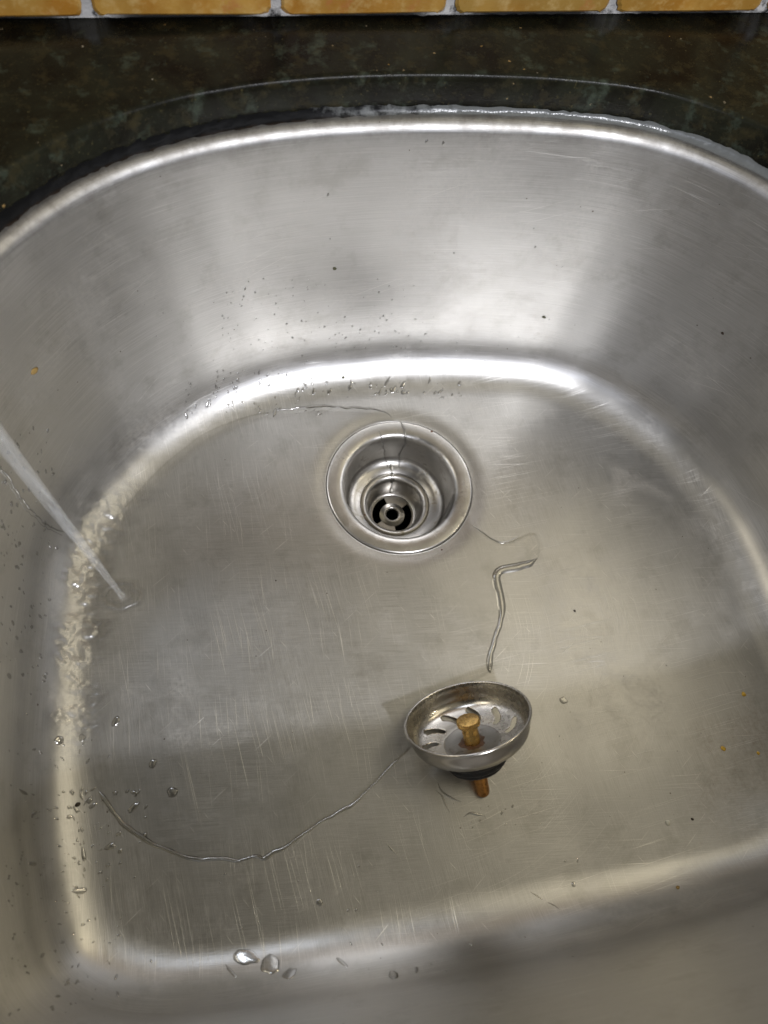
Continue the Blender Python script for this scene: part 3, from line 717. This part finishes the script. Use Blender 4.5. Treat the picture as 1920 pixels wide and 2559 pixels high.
# boiling ring of water where the jet's flow climbs the left fillet
def wallgrid(ths, js):
    return BV.reshape(NTH, BN, 3)[np.ix_(ths, js)]
G = BV.reshape(NTH, BN, 3)
def turb():
    # along the fillet, between two directions seen from the bowl's centre
    pa, _ = pix(290, 1020); pb, _ = pix(215, 1640)
    ta, tb = math.atan2(pa.y-CY, pa.x-CX) % (2*PI), math.atan2(pb.y-CY, pb.x-CX) % (2*PI)
    t = np.linspace(ta, tb, 420); V = []; A = []
    jj = np.linspace(NP-17, NP+9, 64)
    GG = G.transpose(0, 1, 2)
    for i, a in enumerate(t):
        fi = ((a+PI) % (2*PI))/(2*PI)*NTH; i0 = int(fi) % NTH; i1 = (i0+1) % NTH; u = fi-int(fi)
        e = i/(len(t)-1)
        env = math.sin(PI*min(1, max(0, e)))**0.45
        cen = 0.42+0.10*float(value_noise(i/30., 0, 0, 1))+0.06*float(value_noise(i/9., 0, 0, 2))
        wd_ = (0.22+0.10*float(value_noise(i/22., 4, 0, 3)))+(0.18*max(0, 1-e*5))+(0.16*max(0, (e-0.72)*3.5))
        for k, j in enumerate(jj):
            j0 = int(j); uj = j-j0
            p = ((GG[i0, j0]*(1-uj)+GG[i0, j0+1]*uj)*(1-u)+(GG[i1, j0]*(1-uj)+GG[i1, j0+1]*uj)*u)
            dn = (GG[i0, j0+1]-GG[i0, j0]); tn = np.array([-math.sin(a), math.cos(a), 0]); nr_ = np.cross(tn, dn); nr_ /= np.linalg.norm(nr_)
            if nr_[2] < 0: nr_ = -nr_
            s_ = k/(len(jj)-1); m = math.exp(-abs((s_-cen)/wd_)**2.0)*env
            nz = float(value_noise(p[0]/4.6, p[1]/4.6, p[2]/4.6, 4))+0.45*float(value_noise(p[0]/2.6, p[1]/2.6, p[2]/2.6, 5))
            V.append(p+nr_*(0.05+m*(1.0+0.75*nz))); A.append(min(0.72, 1.2*max(0.0, m-0.06)))
    return V, grid_faces(len(t), len(jj)), A
V, F, A = turb(); link('water_swirl', V, F, M_TURB, wf, attrs={'body': A})
# thin run of water on the left wall, coming down from the edge of the picture
def wall_run(L, w, h, seed):
    pts = [pix(x, y) for x, y in L]; pts = [(np.array(p), np.array(n)) for p, n in pts if p is not None]
    P3 = densify(np.array([p for p, n in pts]), 1.2, 0, False); N3 = densify(np.array([n for p, n in pts]), 1e-3 if False else 1.2, 0, False)
    n = len(P3); V = []; tg = np.gradient(P3, axis=0)
    for i in range(n):
        nrm_ = np.array(BVH.find_nearest(Vector(P3[i]))[1]); 
        if nrm_@(EYE-P3[i]) < 0: nrm_ = -nrm_
        near = np.array(BVH.find_nearest(Vector(P3[i]))[0])
        s_ = np.cross(tg[i], nrm_); s_ /= max(np.linalg.norm(s_), 1e-6)
        c_ = near+s_*0.8*float(value_noise(i/3., 2, 0, seed))
        for k in range(7):
            u = -1+k/3.; V.append(c_+s_*u*w/2+nrm_*(h*(1-u*u)-0.08))
    return V, grid_faces(n, 7)
V, F = wall_run([(0, 1008), (20, 1030), (35, 1060), (60, 1095), (85, 1120), (110, 1140), (140, 1150)], 1.3, 0.45, 3); link('water_trickle', V, F, M_DROP, wf)
V, F = wall_run([(0, 1015), (17, 1037), (31, 1064), (55, 1098), (82, 1125), (108, 1145), (135, 1156)], 0.7, 0.25, 6); link('water_trickle', V, F, M_DROP, wf)
# water running over the flange and down into the drain
def over_flange(ang0, ang1, name, mat, n=26, seed=0, prof=None):
    pf = np.array(prof or drain_prof[3:14]); tt, _ = refine(pf, 40); V = []
    for j in range(len(tt)):
        for i in range(n):
            u = i/(n-1); s_ = j/(len(tt)-1)
            narrow = 1-0.55*s_; mid = (ang0+ang1)/2+0.02*float(value_noise(s_*6, 0, 0, seed)); a = mid+(ang1-ang0)*(u-0.5)*narrow
            e = 1-(2*u-1)**6; h = 0.30*e+0.35*math.exp(-((u-0.88)/0.09)**2)*e+0.15*float(value_noise(u*4, s_*5, 0, seed+1))*e-0.05
            r, z = tt[j]; r2, z2 = tt[min(j+1, len(tt)-1)]; dr, dz = (r2-r, z2-z) if j < len(tt)-1 else (tt[j][0]-tt[j-1][0], tt[j][1]-tt[j-1][1])
            L_ = math.hypot(dr, dz); nx, nz = dz/L_, -dr/L_
            V.append(((r+nx*h)*math.cos(a), (r+nx*h)*math.sin(a), z+nz*h))
    return link(name, V, grid_faces(len(tt), n), mat, wf)
pD = plane(856, 912, 0); aD = math.atan2(pD[1], pD[0])
def cup_ridge(angles, w, h, seed, prof):
    tt, _ = refine(np.array(prof), 70); V = []; n = len(tt)
    for j in range(n):
        s_ = j/(n-1); a0 = np.interp(s_, *zip(*angles))+0.015*float(value_noise(s_*9, 0, 0, seed)); r, z = tt[j]
        d = tt[min(j+1, n-1)]-tt[max(j-1, 0)]; L_ = math.hypot(*d); nx, nz = d[1]/L_, -d[0]/L_; ww = w*(0.8+0.3*float(value_noise(s_*12, 2, 0, seed)))
        for k in range(9):
            u = -1+k/4.; hh_ = h*(1-u*u)-0.05; a = a0+u*ww/2/r
            V.append(((r+nx*hh_)*math.cos(a), (r+nx*hh_)*math.sin(a), z+nz*hh_))
    return link('water_trickle', V, grid_faces(n, 9), M_DROP, wf)
cup_ridge([(0, aD-0.06), (0.22, aD-0.16), (0.4, aD-0.19), (0.75, aD-0.12), (1, aD-0.16)], 2.4, 1.0, 3, drain_prof[2:16])
cup_ridge([(0, aD+0.30), (0.5, aD+0.22), (1, aD+0.12)], 1.8, 0.5, 7, drain_prof[4:16])
cup_ridge([(0, aD+0.05), (1, aD+0.0)], 3.4, 0.5, 9, drain_prof[14:28])
pD = plane(1010, 1075, 0); aD2 = math.atan2(pD[1], pD[0])
over_flange(aD2-0.55, aD2+0.12, 'water_trickle', M_FILM, seed=5)

# the jet
def stream():
    base = np.array([-210.5, -62.5, 0.0]); topp = np.array([-199, -80, 255.0]); V = []; n, m = 90, 40
    for i in range(n):
        s_ = i/(n-1); c_ = base+(topp-base)*s_*1.25; c_[2] = -0.5+330*s_
        r = 1.6+2.3*s_**0.8+(1.2*math.exp(-s_*60))
        for k in range(m):
            a = 2*PI*k/m; w = 1+0.10*math.sin(3*a+s_*5)+0.04*float(value_noise(3*math.cos(a)+5, 3*math.sin(a)+5, s_*7, 3))
            V.append((c_[0]+r*w*math.cos(a), c_[1]+r*w*math.sin(a), c_[2]))
    F = []
    for i in range(n-1):
        for k in range(m):
            k2 = (k+1) % m; F.append((i*m+k, i*m+k2, (i+1)*m+k2, (i+1)*m+k))
    return V, F
def stream_mat():
    t = NT('running_water'); P = t.obj_mm(); t.b.inputs['Base Color'].default_value = (0.86, 0.87, 0.85, 1)
    st_ = t.noise(t.vmul(P, (0.7, 0.7, 0.012)), 1, 3, 0.5)
    t.b.inputs['IOR'].default_value = 1.33; t.b.inputs['Transmission Weight'].default_value = 0.35
    t.put(t.b.inputs['Roughness'], t.ramp(st_, 0.3, 0.7, 0.2, 0.5)); t.put(t.b.inputs['Normal'], t.bump(st_, 0.25, 0.001))
    tr = t.new('ShaderNodeBsdfTransparent'); mx = t.new('ShaderNodeMixShader'); t.put(mx.inputs[0], t.ramp(st_, 0.3, 0.7, 0.08, 0.32))
    t.put(mx.inputs[1], tr.outputs[0]); t.put(mx.inputs[2], t.b.outputs[0]); t.put(t.out.inputs[0], mx.outputs[0])
    return t.m
V, F = stream(); F = [f[::-1] for f in F]; jet = link('water_stream', V, F, stream_mat())
tag(jet, 'clear jet of tap water falling onto the left of the sink floor', 'water stream')

# low ripple spreading round the jet's foot
V = []; A = []; nr_, na_ = 22, 90
for k in range(na_):
    a = 2*PI*k/na_
    for j in range(nr_):
        u = j/(nr_-1); r = 2.0+13*u*(1+0.22*float(value_noise(2*math.cos(a)+9, 2*math.sin(a)+9, 0, 5)))
        V.append((-210.5+r*math.cos(a)*1.15, -62.5+r*math.sin(a), 0.55+0.75*math.exp(-((u-0.62)/0.13)**2)+0.35*math.exp(-((u-0.25)/0.1)**2)+0.2*float(value_noise(r*math.cos(a)/3, r*math.sin(a)/3, 0, 8)))); A.append(0.55*math.sin(PI*min(1, u*1.02+0.02))**0.7)
link('impact_ripple', V, grid_faces(na_, nr_, True), M_TURB, wf, attrs={'body': A})

# drops
def drop_mesh(p, n, rx, ry, h, turn, seed, lobes=0.18):
    n = np.array(n); a = np.cross(n, [0.3, 0.2, 1]); a /= np.linalg.norm(a); b = np.cross(n, a)
    a, b = a*math.cos(turn)+b*math.sin(turn), -a*math.sin(turn)+b*math.cos(turn)
    V = []; nr_, na = 7, 22
    V.append(np.array(p)+n*h)
    for i in range(1, nr_+1):
        u = i/nr_
        for k in range(na):
            t = 2*PI*k/na; w = 1+lobes*float(value_noise(1.6*math.cos(t)+seed*3.1, 1.6*math.sin(t)+7, 0, seed))*1.8
            q = np.array(p)+a*rx*u*w*math.cos(t)+b*ry*u*w*math.sin(t)
            hit = BVH.find_nearest(Vector(q)); q = np.array(hit[0])
            V.append(q+n*(h*math.sqrt(max(0, 1-u*u))-0.05))
    F = [(0, 1+k, 1+(k+1) % na) for k in range(na)]
    for i in range(nr_-1):
        for k in range(na):
            k2 = (k+1) % na; F.append((1+i*na+k, 1+(i+1)*na+k, 1+(i+1)*na+k2, 1+i*na+k2))
    return V, F
BIG = [  # view x, y, half sizes, height, turn, label
 (532, 2068, 4.2, 8.5, 1.3, 0.2, 'tall arched water drop on the front curve of the sink, left of the broad drop'),
 (585, 2086, 6.0, 6.4, 1.4, 0.4, 'broad round water drop on the front curve of the sink'),
 (626, 2104, 5.0, 3.0, 0.9, 0.1, 'small lopsided water drop just right of the broad drop on the front curve'),
 (500, 2100, 1.1, 5.5, 0.7, 0.1, 'thin streak of water just left of the arched drop on the front curve'),
 (740, 2080, 1.2, 4.6, 0.7, 0.2, 'narrow water streak alone on the middle of the front curve'),
 (850, 2106, 2.8, 4.2, 1.0, -0.3, 'teardrop shaped water drop on the front curve below the strainer'),
 (900, 2096, 1.3, 3.0, 0.8, -0.5, 'slim slanting water drop, rightmost on the front curve'),
 (128, 1599, 2.7, 2.9, 1.3, 0.5, 'squarish water drop on the bright left curve of the sink'),
 (178, 1595, 2.0, 2.6, 0.9, 0.2, 'pale round water drop just right of the squarish drop on the left curve'),
 (70, 1866, 1.3, 3.4, 1.0, 0.0, 'upright oval water drop low on the left wall'),
 (172, 1925, 1.9, 4.6, 1.1, 0.5, 'long pear shaped water drop near the front left corner'),
 (51, 1712, 1.0, 5.0, 0.8, -0.1, 'long thin water drop on the left wall above the oval drop'),
 (690, 1950, 2.6, 2.0, 0.7, 0.3, 'flat water drop on the sink floor between the strainer and the front curve'),
 (1218, 1514, 3.0, 2.4, 0.5, 0.3, 'flat water drop on the sink floor right of the strainer rim'),
 (1240, 1911, 1.5, 1.5, 0.7, 0.3, 'tiny round water drop on the floor at the lower right'),
 (250, 1558, 2.4, 3.6, 1.0, 0.5, 'water blister under the foaming swirl, uppermost of three'),
 (330, 1650, 2.2, 3.0, 0.9, 0.5, 'small water blister on the wet floor, middle of three'),
 (372, 1712, 3.4, 3.4, 1.1, 0.5, 'round water blister on the wet floor, lowest of three'),
]
for i, (x, y, rx, ry, h, tn, lab) in enumerate(BIG):
    p, n = pix(x, y)
    if p is None: continue
    V, F = drop_mesh(p, n, rx, ry, h*0.72, tn, i+3, 0.13); o = link('water_drop', V, F, M_DROP); tag(o, lab, 'water drop', 'larger water drops on the steel')
# countless small spatter
SP = []
def spray(n, x0, y0, x1, y1, r0=0.3, r1=0.9, el=1.5, seed=0):
    g = np.random.RandomState(seed)
    for _ in range(n):
        SP.append((g.uniform(x0, x1), g.uniform(y0, y1), g.uniform(r0, r1)*g.uniform(0.5, 1), g.uniform(1, el), g.uniform(-.4, .4)))
spray(75, 0, 920, 130, 1210, .35, 1.2, 2.0, 1); spray(45, 0, 1210, 110, 1560, .35, 1.3, 2.0, 2); spray(130, 10, 1600, 240, 2000, .3, .85, 2.4, 3); spray(50, 10, 2000, 260, 2200, .3, .9, 2, 4)
spray(110, 480, 600, 900, 760, .25, .75, 1.5, 5); spray(60, 300, 640, 1200, 830, .3, .7, 1.5, 6); spray(90, 400, 800, 700, 900, .35, 1.3, 2.2, 7); spray(40, 650, 820, 1000, 860, .4, 1.6, 2.4, 8)
spray(24, 250, 1850, 1300, 2120, .3, .9, 1.8, 9); spray(22, 900, 1430, 1600, 1800, .25, .5, 1.6, 10); spray(16, 700, 250, 1400, 600, .3, .9, 1.3, 11); spray(9, 1000, 1740, 1120, 1790, .4, 1.0, 2, 12); spray(30, 150, 1700, 330, 1880, .5, 1.7, 2.2, 13)
AV, AF = [], []
for i, (x, y, r, el, tn) in enumerate(SP):
    p, n = pix(x, y)
    if p is None or p.z > 205: continue
    V, F = drop_mesh(p, n, r*1.25, r*1.5*el, r*0.60, tn, i, 0.25); o0 = len(AV); AV += list(V); AF += [tuple(k+o0 for k in f) for f in F]
sp_ = link('water_spatter', AV, AF, M_DROP); tag(sp_, kind='stuff')

# crumbs
def crumb(x, y, r, m, name, lab, cat, seed, flat=0.5, grp=None):
    p, n = pix(x, y)
    if p is None: return
    bm = bmesh.new(); bmesh.ops.create_icosphere(bm, subdivisions=2, radius=1)
    n = np.array(n); a = np.cross(n, [0.3, 0.2, 1]); a /= np.linalg.norm(a); b = np.cross(n, a); V = []
    for v in bm.verts:
        w = 1+0.35*float(value_noise(v.co.x*1.7+seed, v.co.y*1.7, v.co.z*1.7, seed)); c_ = np.array(v.co)*w*r
        V.append(np.array(p)+a*c_[0]+b*c_[1]*0.8+n*(c_[2]*flat+r*flat*0.5))
    bm.verts.index_update(); F = [[v.index for v in f.verts] for f in bm.faces]; bm.free()
    o = link(name, V, F, m); tag(o, lab, cat, grp)
M_Y = plain('yellow_food', (0.62, 0.38, 0.04), 0.45, 0, 0.3); M_W = plain('white_food', (0.6, 0.58, 0.48), 0.5, 0, 0.3); M_D = plain('dark_food', (0.03, 0.018, 0.01), 0.6); M_G = plain('green_food', (0.06, 0.06, 0.025), 0.5)
M_O = plain('ochre_food', (0.26, 0.17, 0.05), 0.5)
cr = 'bits of food left in the sink'
crumb(1607, 1500, 1.9, M_Y, 'food_crumb', 'bright yellow food crumb beside the shadow line at the right', 'crumb', 1, .35, cr)
crumb(1563, 1617, 2.0, M_Y, 'food_crumb', 'yellow food crumb on the brownish stain at the right', 'crumb', 2, .3, cr)
crumb(1638, 1627, 1.3, M_Y, 'food_crumb', 'small yellow food crumb nearest the right border', 'crumb', 3, .3, cr)
crumb(1465, 1918, 1.4, M_O, 'food_crumb', 'tan food crumb just above the front curve at the right', 'crumb', 4, .4, cr)
crumb(75, 801, 2.8, M_O, 'food_crumb', 'ochre food flake stuck on the left wall of the sink', 'crumb', 5, .15, cr)
crumb(723, 580, 1.5, M_G, 'food_crumb', 'dark green speck on the middle of the back wall', 'crumb', 6, .3, cr)
crumb(1443, 1778, 2.0, M_W, 'food_crumb', 'white food crumb on the floor left of the stain', 'crumb', 7, .4, cr)
crumb(1176, 685, 1.5, M_G, 'food_crumb', 'dark green speck low on the back wall, right of the drain', 'crumb', 8, .3, cr)
crumb(1242, 1320, 1.0, M_D, 'food_crumb', 'black speck on the floor right of the wet streak', 'crumb', 9, .4, cr)
crumb(1496, 1770, 1.0, M_D, 'food_crumb', 'dark speck just right of the white crumb', 'crumb', 10, .4, cr)
crumb(168, 1738, 1.6, M_D, 'food_crumb', 'dark brown crumb on the bright left curve', 'crumb', 11, .4, cr)
crumb(1562, 720, 1.2, M_D, 'food_crumb', 'dark speck high on the right wall', 'crumb', 12, .3, cr)
crumb(742, 815, 1.3, M_G, 'food_crumb', 'grey green crumb on the bright back curve', 'crumb', 13, .4, cr)
def rust_bit(x, y, r, lab, seed):
    p = plane(x, y, -0.6); bm = bmesh.new(); bmesh.ops.create_icosphere(bm, subdivisions=2, radius=1); V = []
    for v in bm.verts:
        w = 1+0.4*float(value_noise(v.co.x*2+seed, v.co.y*2, v.co.z*2, seed)); V.append((p[0]+v.co.x*w*r, p[1]+v.co.y*w*r*.8, -0.9+v.co.z*0.35))
    bm.verts.index_update(); F = [[v.index for v in f.verts] for f in bm.faces]; bm.free()
    o = link('rust_flake', V, F, rust); tag(o, lab, 'rust flake', 'rust flakes on the drain flange')
rust = plain('rust', (0.10, 0.035, 0.012), 0.7, 0, 0.4)
rust_bit(996, 1184, 1.4, 'reddish rust flake on the near right part of the drain flange', 2)
rust_bit(955, 1187, 0.7, 'small dark rust flake at the nearest point of the drain flange', 3)
rust_bit(933, 932, 1.2, 'brown rust flake on the far right part of the drain flange', 5)
rust_bit(789, 1112, 0.7, 'tiny rust flake on the left of the drain flange', 6)
